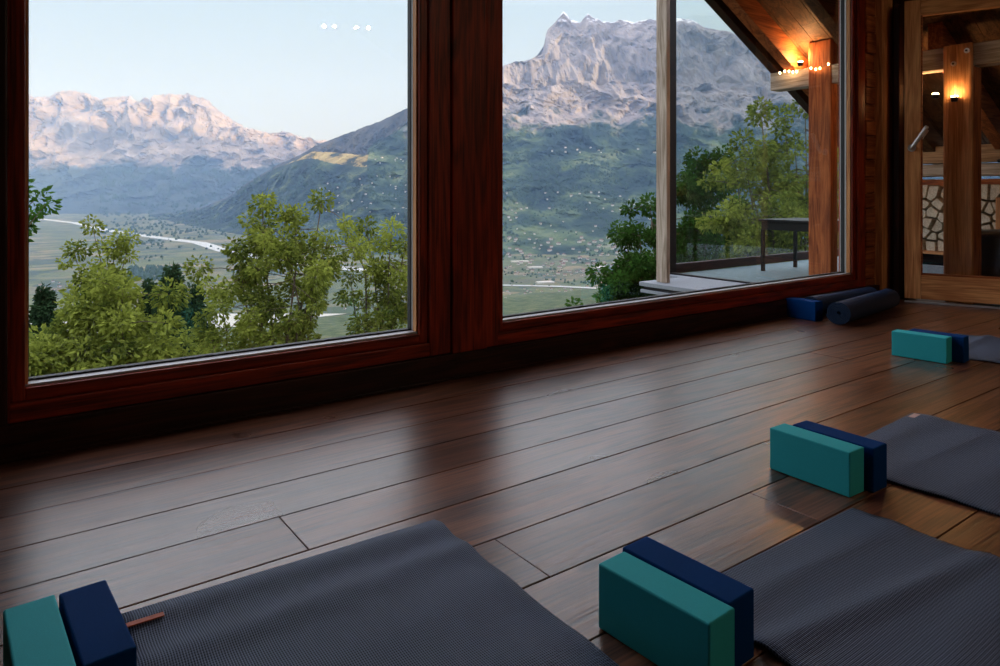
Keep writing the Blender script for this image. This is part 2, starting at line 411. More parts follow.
# ------------------------------------------------------------------ rolled mats by the corner
def roll(p0, p1, r, label):
    p0 = Vector(p0); p1 = Vector(p1); L = (p1-p0).length
    o = empty('rolled_mat', p0, math.atan2((p1-p0).y, (p1-p0).x)); tag(o, label, 'rolled mat', None)
    # spiral section in the local YZ plane, extruded along X
    sec = []; turns = 6.3; n = 150; th = .0055
    for i in range(n+1):
        a = turns*2*math.pi*i/n; rad = .012 + (r-.012)*i/n
        sec.append((rad*math.cos(a-2.1), rad*math.sin(a-2.1)))
    inner = []
    for i in range(n+1):
        a = turns*2*math.pi*i/n; rad = .012 + (r-.012)*i/n - th
        inner.append((rad*math.cos(a-2.1), rad*math.sin(a-2.1)))
    v = []; f = []
    for x in (0, L):
        v += [(x, y*1.06, z+r) for y, z in sec]; v += [(x, y*1.06, z+r) for y, z in inner]
    m = n+1
    for i in range(n):
        f += [(i, i+1, 2*m+i+1, 2*m+i), (m+i+1, m+i, 3*m+i, 3*m+i+1), (i+1, i, m+i, m+i+1), (2*m+i, 2*m+i+1, 3*m+i+1, 3*m+i)]
    f += [(n, m+n, 3*m+n, 2*m+n), (0, 2*m, 3*m, m)]
    me = bpy.data.meshes.new('rolled_sheet'); me.from_pydata(v, [], f); me.materials.append(M['rollnavy'])
    ob = bpy.data.objects.new('rolled_sheet', me); COL.objects.link(ob); ob.parent = o
    bm = bmesh.new(); bm.from_mesh(me); bmesh.ops.recalc_face_normals(bm, faces=bm.faces); bm.to_mesh(me); bm.free()
    return o
roll((4.12, 2.385, .003), (4.86, 2.385, .003), .062, 'navy rolled mat lying against the window wall behind the other roll')
roll((3.97, 2.13, .003), (4.80, 2.235, .003), .068, 'navy rolled mat nearer the room with its spiral end showing')

# ------------------------------------------------------------------ outside: gallery roof, purlin, posts
def roofz(x, k=0.): return 1.812 - .54*(x-5.6) + k
X_E = 7.15
rf = MB(); rr = random.Random(4)
y = -3.6
while y < 3.61:
    y2 = min(y+.145, 3.62)
    xl = 5.57 if y2 < 2.67 else -1.2
    rf.prism([(xl, y+.002, roofz(xl, .21)), (X_E, y+.002, roofz(X_E, .21)), (X_E, y+.002, roofz(X_E, .24)), (xl, y+.002, roofz(xl, .24))], (0, y2-y-.004, 0), rr.random())
    y = y2
struct(rf.build('roof_boards', M['roofbX']))
struct(MB().prism([(-1.2, -3.7, roofz(-1.2, .245)), (X_E+.1, -3.7, roofz(X_E+.1, .245)), (X_E+.1, -3.7, roofz(X_E+.1, .36)), (-1.2, -3.7, roofz(-1.2, .36))], (0, 7.36, 0)).build('roof', M['black']))
def rafter(y, x0, w, label, m='warmX', cat='rafter', dz=.205, name='rafter'):
    o = MB().prism([(x0, y, roofz(x0, .002)), (X_E, y, roofz(X_E, .002)), (X_E, y, roofz(X_E, dz)), (x0, y, roofz(x0, dz))], (0, w, 0)).build(name, M[m], bevel=.004)
    tag(o, label, cat)
    return o
rafter(3.54, -1.1, .08, 'dark stained barge rafter along the outer edge of the sloping roof', 'darkX', name='barge_rafter')
rafter(3.38, -1.1, .10, 'orange lit rafter just inside the outer roof edge', 'warmX')
rafter(2.80, -1.1, .10, 'dark rafter close outside the right window top', 'roofbX')
rafter(2.24, 5.62, .10, 'brown rafter running down behind the bolted post and its beam', 'warmX')
rafter(1.5, 5.62, .10, 'dark rafter behind the door glass at the frame edge', 'roofbX')
# purlin
pu = MB(); pu.box((5.60, -3.5, 1.655), (5.74, 3.62, 1.81))
p = pu.build('purlin_beam', M['greyY'], bevel=.008); tag(p, 'weathered grey horizontal beam under the roof, its end sticking out past the posts', 'beam')
def post(name, x0, x1, y0, y1, z0, z1, m, label, bev=.01):
    o = empty(name, ((x0+x1)/2, (y0+y1)/2, z0)); tag(o, label, 'post')
    MB().box((-(x1-x0)/2, -(y1-y0)/2, 0), ((x1-x0)/2, (y1-y0)/2, z1-z0)).build('shaft', M[m], o, bevel=bev)
    return o
post('timber_post', 5.585, 5.70, 3.06, 3.255, -.02, 2.02, 'warmZ', 'reddish timber post standing right behind the right window')
p2 = post('timber_post', 5.565, 5.597, 2.03, 2.216, -.02, 1.815, 'paleZ', 'pale timber post with two bolts seen through the glass door')
MB().box((.02, -.093, 0), (.15, .093, 1.67)).build('rear_half', M['warmZ'], p2, bevel=.006)
for (yy, zz) in ((-.062, 1.778), (.022, 1.697)):
    b = MB().tube([(-.016, yy, zz), (-.024, yy, zz)], .018, 16).build('bolt_washer', M['steel'], p2)
    MB().tube([(-.024, yy, zz), (-.034, yy, zz)], .007, 6).build('bolt_head', M['blackmetal'], b)
o = post('weathered_post', 4.60, 4.645, 3.935, 4.05, .0, 2.95, 'greyZ', 'grey weathered square post on the stone coping beyond the right window', .006)
# glass wind screen
ws = empty('glass_wind_screen', (5.15, 4.39, 0)); tag(ws, 'dark framed glass wind screen around the terrace beside the grey post', 'glass screen')
MB().box((-.06, -.03, 0), (.085, .035, 2.95)).build('mullion', M['black'], ws, bevel=.004)
MB().box((.086, -.02, .0), (3.4, .03, .085)).build('bottom_rail', M['darkX'], ws, bevel=.004)
MB().box((-.02, -1.66, .0), (.03, -.031, .014)).build('floor_channel', M['blackmetal'], ws, bevel=.003)
MB().box((.086, .0, .08), (1.2, .008, 2.9)).build('pane', M['glass2'], ws)
MB().box((1.206, .0, .08), (3.4, .008, 2.9)).build('pane', M['glass2'], ws)
# coping + deck
cp = empty('stone_coping', (4.5, 2.68, 0)); tag(cp, 'pale stone coping slab under the grey weathered post', 'coping')
MB().box((0, 0, -.035), (.66, 1.47, 0)).build('upper_slab', M['stone'], cp, bevel=.004)
MB().box((.54, 1.471, -.035), (.66, 1.71, 0)).build('upper_slab', M['stone'], cp, bevel=.004)
MB().box((.02, 0, -.062), (.66, 1.44, -.036)).build('shadow_gap', M['black'], cp)
MB().box((.004, 0, -.09), (.66, 1.46, -.063)).build('lower_slab', M['stone'], cp, bevel=.004)
struct(MB().box((5.162, 2.67, -.2), (8.6, 4.36, -.002)).build('deck_terrace', M['deck']))
struct(MB().box((5.47, -3.6, -.2), (8.6, 2.669, -.022)).build('deck_gallery', M['deck']))
struct(MB().box((-2.3, 2.47, -1.6), (4.49, 2.66, -.001)).build('foundation_wall', M['plaster']))
struct(MB().box((4.53, 2.68, -2.6), (8.6, 4.40, -.201)).build('foundation_terrace', M['plaster']))

# black garden table on the terrace
tb = empty('garden_table', (6.02, 3.92, 0)); tag(tb, 'low black metal garden table on the terrace behind the reddish post', 'table')
MB().box((-.0, -.55, .475), (.62, .10, .50)).build('table_top', M['blackmetal'], tb, bevel=.004)
MB().box((.02, -.53, .40), (.60, .08, .4745)).build('apron', M['blackmetal'], tb, bevel=.003)
for x, y in ((.02, .055), (.02, -.525), (.575, .055), (.575, -.525), ):
    MB().box((x, y, .0), (x+.03, y+.03, .4)).build('leg', M['blackmetal'], tb, bevel=.002)

# lamp and fairy lights under the roof
def cup(loc, label, e, grp=None):
    o = empty('spot_lamp', loc); tag(o, label, 'lamp')
    MB().tube([(0, 0, -.02), (0, 0, .012)], [.018, .028], 16).build('lamp_cup', M['blackmetal'], o)
    MB().tube([(0, 0, .0125), (0, 0, .02)], [.022, .020], 16).build('bulb', M['lamp'], o)
    l = point('lamp_light', (0, 0, .06), e); l.parent = o
    return o
cup((5.56, 3.31, 1.845), 'small glowing uplight on the beam under the roof edge', 6.5)
cup((5.535, 2.13, 1.425), 'added warm lamp on the face of the bolted post, standing in for a reflection in the door glass', .25)  # added in place of a room lamp mirrored in the door glass
cup((5.80, 2.36, 1.49), 'added warm lamp left of the bolted post, standing in for a reflection in the door glass', 1.8)  # second added lamp, replaces another indoor glint on the door glass
fs = empty('fairy_light_string', (5.585, 3.5, 1.795)); tag(fs, 'string of tiny warm bulbs along the top of the beam by the reddish post', 'fairy lights')
pts = [(-.02 + .01*math.sin(i), -.04*i, .012*math.sin(i*1.3)) for i in range(14)]
MB().tube(pts, .002, 5).build('cable', M['cable'], fs)
for i in (0, 1, 2, 3, 4, 7, 8, 9, 11):
    x, y, z = pts[i]
    MB().tube([(x-.005, y, z-.012), (x-.005, y, z-.006), (x-.005, y, z+.004), (x-.005, y, z+.008)], [.003, .0075, .0075, .003], 8).build('bulb', M['bulb'], fs)

# gallery outer wall (low) behind the firewood
gw = empty('gallery_wall'); struct(gw)
MB().box((6.88, -1., 1.02), (7.02, 3.1, 1.17)).build('wall_plate', M['oldY'], gw, bevel=.01)
MB().box((6.90, -1., .90), (7.02, 3.1, 1.012)).build('log_course', M['greyY'], gw, bevel=.02)
MB().box((6.90, -1., .70), (7.02, 3.1, .875)).build('log_course', M['warmY'], gw, bevel=.02)
MB().box((6.93, -1., -.02), (7.0, 3.1, .72)).build('log_course', M['darkY'], gw)

# firewood
rk = empty('firewood_rack', (6.62, 2.6, -.02)); tag(rk, 'low wooden rack carrying the stacked firewood outside the door', 'rack')
MB().box((-.02, -.62, .245), (.3, .48, .27)).build('shelf_board', M['paleY'], rk, bevel=.003)
for yy in (-.60, -.05, .42):
    MB().box((.02, yy, 0), (.28, yy+.05, .244)).build('foot', M['darkZ'], rk, bevel=.003)
st_ = MB().box((6.50, 1.9, -.0215), (6.60, 3.1, .135)).build('concrete_step', M['stone'], bevel=.005); tag(st_, 'grey concrete step in front of the firewood rack', 'step')
rr = random.Random(12)
cells = []
ny_, nz_ = 11, 6
for j in range(nz_):
    for i in range(ny_):
        cells.append((2.02 + i*.094 + (j % 2)*.047 + rr.uniform(-.034, .034), .30 + j*.086 + rr.uniform(-.030, .030)))
def clip(poly, nx, nz, c):
    out = []
    for i in range(len(poly)):
        a, b = poly[i], poly[(i+1) % len(poly)]
        da = nx*a[0]+nz*a[1]-c; db = nx*b[0]+nz*b[1]-c
        if da <= 0: out.append(a)
        if (da < 0 < db) or (db < 0 < da):
            t = da/(da-db); out.append((a[0]+t*(b[0]-a[0]), a[1]+t*(b[1]-a[1])))
    return out
k = 0
for i, (cy, cz) in enumerate(cells):
    poly = [(cy-.075, max(.2512, cz-.07)), (cy+.075, max(.2512, cz-.07)), (cy+.075, cz+.07), (cy-.075, cz+.07)]
    for j, (oy, oz) in enumerate(cells):
        if i == j or abs(oy-cy) > .2 or abs(oz-cz) > .2: continue
        nx, nz = oy-cy, oz-cz; L = math.hypot(nx, nz); nx /= L; nz /= L
        poly = clip(poly, nx, nz, nx*(cy+oy)/2+nz*(cz+oz)/2 - .0095)
        if len(poly) < 3: break
    if len(poly) < 3: continue
    x0 = 6.62 + rr.uniform(-.035, .035)
    o = MB().prism([(0, a-cy, b-cz) for a, b in poly], (.24, 0, 0)).build('firewood_log', M['log'], bevel=.003, segs=1, loc=(x0, cy, cz))
    tag(o, 'pale split firewood log in the stack outside the glass door', 'firewood', 'firewood logs stacked outside')

# draped cover and broom like handle at the frame edge
cv = empty('covered_grill', (6.05, 1.955, -.02)); tag(cv, 'black covered garden grill outside the door at the right frame edge', 'grill cover')
v = []; f = []
nseg = 40
for lv, (zz, s_) in enumerate([(0, 1.12), (.1, 1.1), (.3, 1.04), (.46, .98), (.49, .95), (.50, .85), (.50, .0)]):
    for kk in range(nseg):
        a = 2*math.pi*kk/nseg; c_, s2 = math.cos(a), math.sin(a)
        q = (abs(c_)**5+abs(s2)**5)**(-.2)
        fold = 1 + .035*(1-zz*2)*math.sin(a*9+1)
        v.append((.24*q*c_*s_*fold, .24*q*s2*s_*fold, zz))
for lv in range(6):
    for kk in range(nseg):
        a = lv*nseg+kk; b = lv*nseg+(kk+1) % nseg; f.append((a, b, b+nseg, a+nseg))
me = bpy.data.meshes.new('draped_cover'); me.from_pydata(v, [], f); me.materials.append(M['cover'])
for p in me.polygons: p.use_smooth = True
ob = bpy.data.objects.new('draped_cover', me); COL.objects.link(ob); ob.parent = cv
MB().tube([(-.262, .20, .0), (-.245, .19, .44), (-.2, .12, .49)], .006, 8).build('cover_piping', M['stone'], cv)
o = post('slim_post', 6.42, 6.50, 2.10, 2.18, -.02, .72, 'paleZ', 'slim pale wooden post standing before the firewood at the right frame edge', .005)
o = empty('metal_tool', (6.46, 2.14, .722)); tag(o, 'black metal tool standing on top of the slim pale post', 'tool')
MB().tube([(0, 0, 0), (0, 0, .28)], [.012, .017], 10).build('grip', M['blackmetal'], o)
MB().tube([(0, .035, .285), (0, .0, .30), (0, -.035, .285)], .014, 10).build('hook', M['blackmetal'], o)

# ------------------------------------------------------------------ trees
def foliage(name, mat, clumps, leaf, per, rnd, parent, dens_up=.5):
    """clumps: (centre, radius); leaves are folded pointed blades"""
    V = []; Fc = []; T = []
    for c, r in clumps:
        base = rnd.random()*.5
        for _ in range(int(2.2*per*(r/.2)**1.6)):
            d = Vector((rnd.gauss(0, 1), rnd.gauss(0, 1), rnd.gauss(0, .8))).normalized()
            p = Vector(c) + d*r*(rnd.random()**.4)
            out = (d + Vector((0, 0, -.35)) + Vector((rnd.gauss(0, .5), rnd.gauss(0, .5), rnd.gauss(0, .4)))).normalized()
            sd = out.cross(Vector((rnd.gauss(0, 1), rnd.gauss(0, 1), rnd.gauss(0, 1)+.8))).normalized()
            L = leaf*rnd.uniform(.7, 1.3); w = L*.26
            n = len(V)
            nn = out.cross(sd)
            V += [p[:], (p+out*L*.5+sd*w+nn*w*.3)[:], (p+out*L)[:], (p+out*L*.5-sd*w+nn*w*.3)[:]]
            Fc += [(n, n+1, n+2), (n, n+2, n+3)]
            t = min(1, max(0, base + rnd.random()*.5)); T += [t, t]
    me = bpy.data.meshes.new(name); me.from_pydata(V, [], Fc)
    a = me.attributes.new('tone', 'FLOAT', 'FACE'); a.data.foreach_set('value', T)
    me.materials.append(mat); o = bpy.data.objects.new(name, me); COL.objects.link(o); o.parent = parent
    return o

def tree(name, label, base, tips, leafm, leaf, per, seed, trunk_r=.06, cat='tree', group=None, sub=5, spread=.4, clump=.17):
    """tips: crown skeleton points in world space (branch ends). Every tip gets sub clumps round it."""
    rnd = random.Random(seed); base = Vector(base)
    o = empty(name, base); tag(o, label, cat, group)
    wood_ = MB(); clumps = []
    top = max(t[2] for t in tips)
    cx = sum(t[0] for t in tips)/len(tips); cy = sum(t[1] for t in tips)/len(tips)
    fork = Vector(((cx-base.x)*.5, (cy-base.y)*.5, (min(t[2] for t in tips)-base.z)*.55))
    wood_.tube([(0, 0, -.3), tuple(fork*.5+Vector((.05, 0, 0))), tuple(fork)], [trunk_r*1.4, trunk_r*1.1, trunk_r], 8)
    for t in tips:
        tp = Vector(t) - base
        mid = fork.lerp(tp, .5) + Vector((rnd.gauss(0, .12), rnd.gauss(0, .12), .1))
        mid.z = fork.z + (tp.z-fork.z)*.42
        wood_.tube([fork, mid, mid.lerp(tp, .6)+Vector((rnd.gauss(0, .05), rnd.gauss(0, .05), 0)), tp], [trunk_r*.5, trunk_r*.32, trunk_r*.2, trunk_r*.1], 6)
        clumps.append((tp, clump*1.1))
        for k in range(sub):
            q = rnd.uniform(.0, .75); along = mid.lerp(tp, 1-q*.9)
            e = along + Vector((rnd.gauss(0, spread), rnd.gauss(0, spread), rnd.gauss(-.05, spread*.45)))
            wood_.tube([along, along.lerp(e, .5)+Vector((0, 0, .03)), e], [trunk_r*.14, trunk_r*.1, trunk_r*.06], 5)
            clumps.append((e, clump*rnd.uniform(.7, 1.25)))
    wood_.build('trunk', M['bark'], o, smooth=True)
    foliage('foliage', leafm, clumps, leaf, per, rnd, o)
    return o

T = lambda x, y, d: tuple(at(x, y, d))
def ground(x, y, d, z): p = at(x, y, d); return (p.x, p.y, z)

# ash trees left window right half
tree('ash_tree', 'leafy green tree with three rounded tops filling the middle of the left window', ground(285, 300, 11, -5),
     [T(262, 205, 11), T(240, 262, 11), T(220, 300, 11.3), T(296, 216, 10.8), T(322, 200, 11.2), T(328, 240, 11), T(255, 240, 11.2), T(290, 262, 10.6), T(262, 300, 10.7), T(315, 290, 11), T(210, 335, 11), T(250, 340, 10.6), T(300, 335, 10.8)], M['leafA'], .075, 95, 21, .06, sub=8, spread=.33)
tree('ash_tree', 'leafy green tree next to the wide red post at the right of the left window', ground(375, 300, 12, -5),
     [T(350, 232, 12), T(366, 226, 12.2), T(392, 228, 12), T(405, 245, 12), T(350, 275, 12), T(385, 275, 12.3), T(402, 300, 12), T(362, 322, 11.8)], M['leafA'], .075, 80, 22, .055, sub=6, spread=.28)
tree('ash_tree', 'thin leafy tree with separate bright clumps near the left side of the left window', ground(95, 300, 10.8, -5),
     [T(92, 226, 10.8), T(74, 250, 10.8), T(118, 238, 10.8), T(105, 262, 10.8), T(85, 278, 10.8), T(130, 240, 10.8)], M['leafA'], .07, 90, 23, .04, sub=4, spread=.15, clump=.13)
tree('young_tree', 'bright green bushy tree low in the left window under the thin one', ground(100, 300, 8.6, -4),
     [T(95, 305, 8.6), T(70, 325, 8.5), T(120, 322, 8.4), T(45, 352, 8.2), T(85, 350, 8.2), T(140, 350, 8.4), T(60, 378, 8), T(110, 372, 8.1), T(35, 385, 8), T(160, 365, 8.6), T(185, 352, 9), T(122, 290, 8.8)], M['leafA'], .075, 120, 24, .05, sub=10, spread=.3, clump=.19)
tree('side_tree', 'twig of dark green leaves reaching in at the left edge of the left window', ground(-330, 300, 7, -3),
     [T(38, 197, 7), T(32, 212, 7.1), T(20, 190, 7), T(45, 205, 6.9)], M['leafB'], .07, 60, 25, .035, sub=3, spread=.07, clump=.09)
# conifers lower left behind
def conifer(x, ytop, ybot, d, wpx, label, seed, leafm='leafC'):
    p = at(x, ytop, d); zb = at(x, ybot, d).z; w = wpx/705*d/2
    o = empty('conifer', (p.x, p.y, zb-3)); tag(o, label, 'tree')
    hgt = p.z - zb + 3; rnd = random.Random(seed)
    MB().tube([(0, 0, -.4), (0, 0, hgt*.98)], [.22, .03], 8).build('trunk', M['bark'], o)
    cl_ = []
    for i in range(26):
        t = i/25; zz = hgt*(1-t*.8); rad = w*(.12+t*1.)
        for k in range(5+int(9*t)):
            a = rnd.uniform(0, 6.283); q = rad*rnd.uniform(.45, 1.)
            cl_.append(((q*math.cos(a), q*math.sin(a), zz-.25*q+rnd.gauss(0, .1)), .18+.22*t))
    foliage('foliage', M[leafm], cl_, .16, 26, rnd, o)
for a in [(172, 272, 340, 26, 62, 'dark conifer rising behind the bushes in the left window', 31), (196, 290, 345, 30, 46, 'smaller dark conifer right of the tallest dark one', 32),
          (45, 292, 350, 26, 50, 'dark conifer at the left edge low in the left window', 33), (150, 285, 340, 32, 40, 'dim conifer half hidden left of the tallest dark one', 34)]:
    conifer(*a)
# right window trees
tree('broad_tree', 'dark green leafy tree spreading both sides of the grey weathered post', ground(680, 300, 15.2, -6),
     [T(697, 160, 15.2), T(690, 190, 15.2), T(715, 195, 15.2), T(650, 205, 15.2), T(640, 235, 15.2), T(625, 265, 15.2), T(612, 290, 15.2), T(645, 280, 15.2), T(665, 240, 15.2), T(690, 230, 15.2), T(720, 235, 15.2), T(750, 250, 15.2), T(700, 262, 15.2), T(735, 275, 15.2), T(668, 275, 15.2), T(630, 292, 15.2)], M['leafB'], .10, 90, 26, .09, sub=13, spread=.36, clump=.22)
tree('ash_tree', 'lighter green tree under the roof edge beside the reddish post', ground(790, 300, 12.2, -6),
     [T(760, 108, 12.2), T(742, 140, 12.2), T(785, 115, 12.2), T(805, 105, 12.2), T(735, 160, 12.2), T(765, 150, 12.2), T(795, 150, 12.2), T(825, 120, 12.2), T(750, 185, 12.2), T(785, 190, 12.2), T(815, 180, 12.2), T(770, 220, 12.2), T(805, 225, 12.2), T(740, 215, 12.2), T(790, 255, 12.2), T(835, 200, 12.2)], M['leafA'], .085, 75, 27, .07, sub=9, spread=.34)

# ------------------------------------------------------------------ landscape
ZV = -420.
def terrain_mat(name, layers, scale, rock=None, bump=.4, bdist=8., snow=None, cliff=.0):
    """layers: ramp over patchy noise (vegetation); rock on steep faces; snow above a height"""
    m, nt, b = newmat(name)
    geo = N(nt, 'ShaderNodeNewGeometry')
    n1 = N(nt, 'ShaderNodeTexNoise', Scale=scale, Detail=8, Roughness=.65); nt.links.new(geo.outputs['Position'], n1.inputs['Vector'])
    col = ramp(nt, n1.outputs[0], layers)
    hN = n1.outputs[0]
    if rock:
        n2 = N(nt, 'ShaderNodeTexNoise', Scale=scale*1.7, Detail=9, Roughness=.7)
        mp = N(nt, 'ShaderNodeMapping'); mp.inputs['Scale'].default_value = (1, 1, .5)
        nt.links.new(geo.outputs['Position'], mp.inputs['Vector']); nt.links.new(mp.outputs[0], n2.inputs['Vector'])
        rc = ramp(nt, n2.outputs[0], [(.3, rock[0]), (.7, rock[1])])
        sp = N(nt, 'ShaderNodeSeparateXYZ'); nt.links.new(geo.outputs['Position'], sp.inputs[0])
        mr = N(nt, 'ShaderNodeMapRange'); nt.links.new(sp.outputs['Z'], mr.inputs[0]); mr.inputs[1].default_value = rock[2]; mr.inputs[2].default_value = rock[3]
        ad = N(nt, 'ShaderNodeMath', operation='MULTIPLY_ADD'); nt.links.new(n1.outputs[0], ad.inputs[0]); ad.inputs[1].default_value = 2.4
        sb = N(nt, 'ShaderNodeMath', operation='SUBTRACT'); nt.links.new(mr.outputs[0], sb.inputs[0]); sb.inputs[1].default_value = 1.2
        nt.links.new(sb.outputs[0], ad.inputs[2]); ad.use_clamp = True
        rf_ = ramp(nt, ad.outputs[0], [(.35, (0, 0, 0, 1)), (.6, (1, 1, 1, 1))])
        col = mix(nt, rf_, col, rc)
        if snow:
            z0, z1 = snow
            m2 = N(nt, 'ShaderNodeMapRange'); nt.links.new(sp.outputs['Z'], m2.inputs[0]); m2.inputs[1].default_value = z0; m2.inputs[2].default_value = z1
            sn2 = N(nt, 'ShaderNodeSeparateXYZ'); nt.links.new(geo.outputs['Normal'], sn2.inputs[0])
            mu = N(nt, 'ShaderNodeMath', operation='MULTIPLY'); nt.links.new(m2.outputs[0], mu.inputs[0]); nt.links.new(sn2.outputs['Z'], mu.inputs[1])
            n5 = N(nt, 'ShaderNodeMath', operation='MULTIPLY'); nt.links.new(mu.outputs[0], n5.inputs[0]); nt.links.new(n2.outputs[0], n5.inputs[1])
            col = mix(nt, ramp(nt, n5.outputs[0], [(.17, (0, 0, 0, 1)), (.22, (1, 1, 1, 1))]), col, (.85, .85, .88, 1))
        hN = n2.outputs[0]
    nt.links.new(col, b.inputs['Base Color']); b.inputs['Roughness'].default_value = .9; b.inputs['Specular IOR Level'].default_value = .1
    if bump:
        bp = N(nt, 'ShaderNodeBump', Strength=bump, Distance=bdist); nt.links.new(hN, bp.inputs['Height']); nt.links.new(bp.outputs[0], b.inputs['Normal'])
    return m
FOR = [(.36, srgb(26, 42, 40)), (.5, srgb(42, 60, 50)), (.58, srgb(78, 94, 64)), (.68, srgb(112, 122, 84))]
M['range'] = terrain_mat('limestone_range', [(.3, srgb(38, 52, 58)), (.6, srgb(70, 80, 76))], .0012, (srgb(104, 90, 82), srgb(196, 176, 158), 250, 900), 1., 40)
M['peak'] = terrain_mat('limestone_peak', FOR, .0022, (srgb(90, 84, 86), srgb(176, 164, 160), 420, 1150), .8, 24, snow=(1900, 2380))
M['hill'] = terrain_mat('wooded_hill', [(.38, srgb(26, 40, 38)), (.52, srgb(44, 60, 48)), (.6, srgb(84, 96, 62)), (.68, srgb(112, 118, 78))], .0034, None, .6, 12)
M['ridge'] = terrain_mat('brown_wooded_ridge', [(.35, srgb(44, 44, 42)), (.6, srgb(78, 72, 62)), (.7, srgb(104, 96, 74))], .005, None, .8, 16)
M['meadow'] = terrain_mat('golden_meadow', [(.42, srgb(50, 56, 38)), (.5, srgb(160, 138, 84)), (.64, srgb(186, 164, 104))], .006, None, .4, 8)
M['river'] = plain('river_gravel', srgb(178, 180, 176), .6, bscale=.01)
M['housewall'] = plain('house_render', srgb(206, 200, 192), .8, bscale=1)
M['houseroof'] = plain('house_roof', srgb(120, 92, 80), .8, bscale=1)

def lerp_tab(tab, x):
    if x <= tab[0][0]: return tab[0][1]
    for (a, ya), (b, yb) in zip(tab, tab[1:]):
        if x <= b: return ya + (yb-ya)*(x-a)/(b-a)
    return tab[-1][1]
def fbm(p, o=5, rough=.5):
    a = 1.; s = 0.; q = 1.
    for _ in range(o):
        s += a*mn.noise(p*q); a *= rough; q *= 2.03
    return s
def ridged(p, o=5):
    a = 1.; s = 0.; q = 1.
    for _ in range(o):
        s += a*(1-2*abs(mn.noise(p*q))); a *= .5; q *= 2.1
    return s
def slope_mesh(name, mat, crest, rows, nx, nv, amp, freq, x0, x1, back=1500., zback=-520, jag=1.5, kx=None, rel=False, seedz=1., oct=6):
    """crest: silhouette; rows: (v, distance, height on the view or fraction crest-to-foot); kx scales the distance along the range"""
    V = []; Fc = []
    dt = [(v, d) for v, d, _ in rows]; yt = [(v, y) for v, _, y in rows]
    for j in range(nv+3):
        for i in range(nx+1):
            x = x0+(x1-x0)*i/nx
            kk = lerp_tab(kx, x) if kx else 1.
            cy = lerp_tab(crest, x)
            if j < 2:      # behind the crest
                d = rows[0][1]*kk + (back if j == 0 else back*.25); p = at(x, cy, rows[0][1]*kk); q = at(x, 190, d)
                V.append((q.x, q.y, zback if j == 0 else p.z*.9-30)); continue
            v = (j-2)/nv
            d = lerp_tab(dt, v)*kk
            if rel:
                yf = 190 + 705*(H-ZV)/(rows[-1][1]*kk) + 1.
                y = cy + (yf-cy)*lerp_tab(yt, v)
            else:
                y = lerp_tab(yt, v)
                blend = min(1, v/rows[2][0])
                if y < cy+2 or v < rows[2][0]: y = cy*(1-blend) + y*blend
                y = max(y, cy + v*6)
            p = at(x, y, d)
            q = p*freq
            e = min(1, v*9); fade = 1-.75*v
            r = ridged(Vector((q.x, q.y, q.z*.35)), oct) - .6
            p = p - Vector((F[0], F[1], 0))*r*amp*fade*e
            p.z += (fbm(q*2.3, oct, .55)*amp*.24*fade)*e*min(1, (1-v)*4) + (jag*mn.noise(Vector((x*.19, 3.1, seedz))) + jag*.8*mn.noise(Vector((x*.5, 9.1, seedz))))*(1-e)*d/705.
            V.append(p[:])
    k = nx+1
    for j in range(nv+2):
        for i in range(nx):
            a = j*k+i; Fc.append((a, a+k, a+k+1, a+1))
    me = bpy.data.meshes.new(name); me.from_pydata(V, [], Fc); me.materials.append(mat)
    bm = bmesh.new(); bm.from_mesh(me); bmesh.ops.recalc_face_normals(bm, faces=bm.faces)
    bm.to_mesh(me); bm.free()
    o = bpy.data.objects.new(name, me); COL.objects.link(o); struct(o)
    return o
CR1 = [(-250, 120), (-100, 100), (0, 97), (29, 96), (46, 97.5), (63, 90), (78, 92), (90, 94.5), (103, 101), (113, 97.5), (130, 96.6), (141, 103), (147, 97), (156, 104), (162, 94.5), (185, 94), (206, 98.7), (218, 110), (235, 122), (252, 131), (273, 134), (290, 133.6), (307, 138.6), (330, 143), (420, 150), (520, 160)]
slope_mesh('mountain_range', M['range'], CR1, [(0, 16500, 95), (.12, 16300, 116), (.3, 15700, 138), (.45, 15000, 160), (.7, 13900, 190), (1, 12500, 214.5)], 480, 150, 480, .0012, -200, 520, jag=3.0, oct=7)
CR2 = [(370, 150), (415, 118), (440, 95), (480, 73), (503.6, 67.6), (520, 64.6), (535, 60), (541, 52), (544, 46), (546, 32), (556, 21), (563.6, 11), (571, 19.5), (580, 22.5), (587.7, 13.5), (595, 18.6), (610, 22.5), (622, 19.5), (634, 22.5), (646, 19.5), (658, 20.4), (680, 18.4), (691, 19.5), (705, 27.6), (726, 33), (750, 52), (770, 68), (800, 90), (830, 108), (900, 130), (1000, 150), (1200, 160)]
ROW2 = [(0, 9000, 20), (.1, 8750, 48), (.22, 8400, 84), (.34, 7800, 112), (.46, 7100, 146), (.56, 6500, 166), (.68, 6000, 190), (.82, 5400, 218), (.92, 5000, 240), (1, 4500, 258)]
slope_mesh('mountain_peak', M['peak'], CR2, ROW2, 520, 240, 260, .0019, 370, 1150, jag=1.2, seedz=2., oct=7)
KX = [(100, 2.1), (140, 1.8), (202, 1.5), (252, 1.3), (315, 1.12), (410, 1.), (600, .95)]
CR3 = [(120, 225), (139, 216), (202, 208), (227, 197), (252, 180), (277, 165), (300, 155), (315, 146), (344, 134.5), (378, 122), (410, 107), (425, 112), (450, 140), (480, 200), (520, 230)]
slope_mesh('wooded_ridge', M['ridge'], CR3, [(0, 8200, 0), (.4, 7700, .35), (1, 6900, .9)], 220, 60, 160, .003, 130, 500, jag=1.0, kx=KX, rel=True, seedz=3.)
CR4 = [(150, 222), (227, 200), (252, 183), (277, 168), (300, 158), (312, 151.5), (330, 152), (360, 155), (385, 154), (410, 150), (430, 150), (450, 170), (480, 210)]
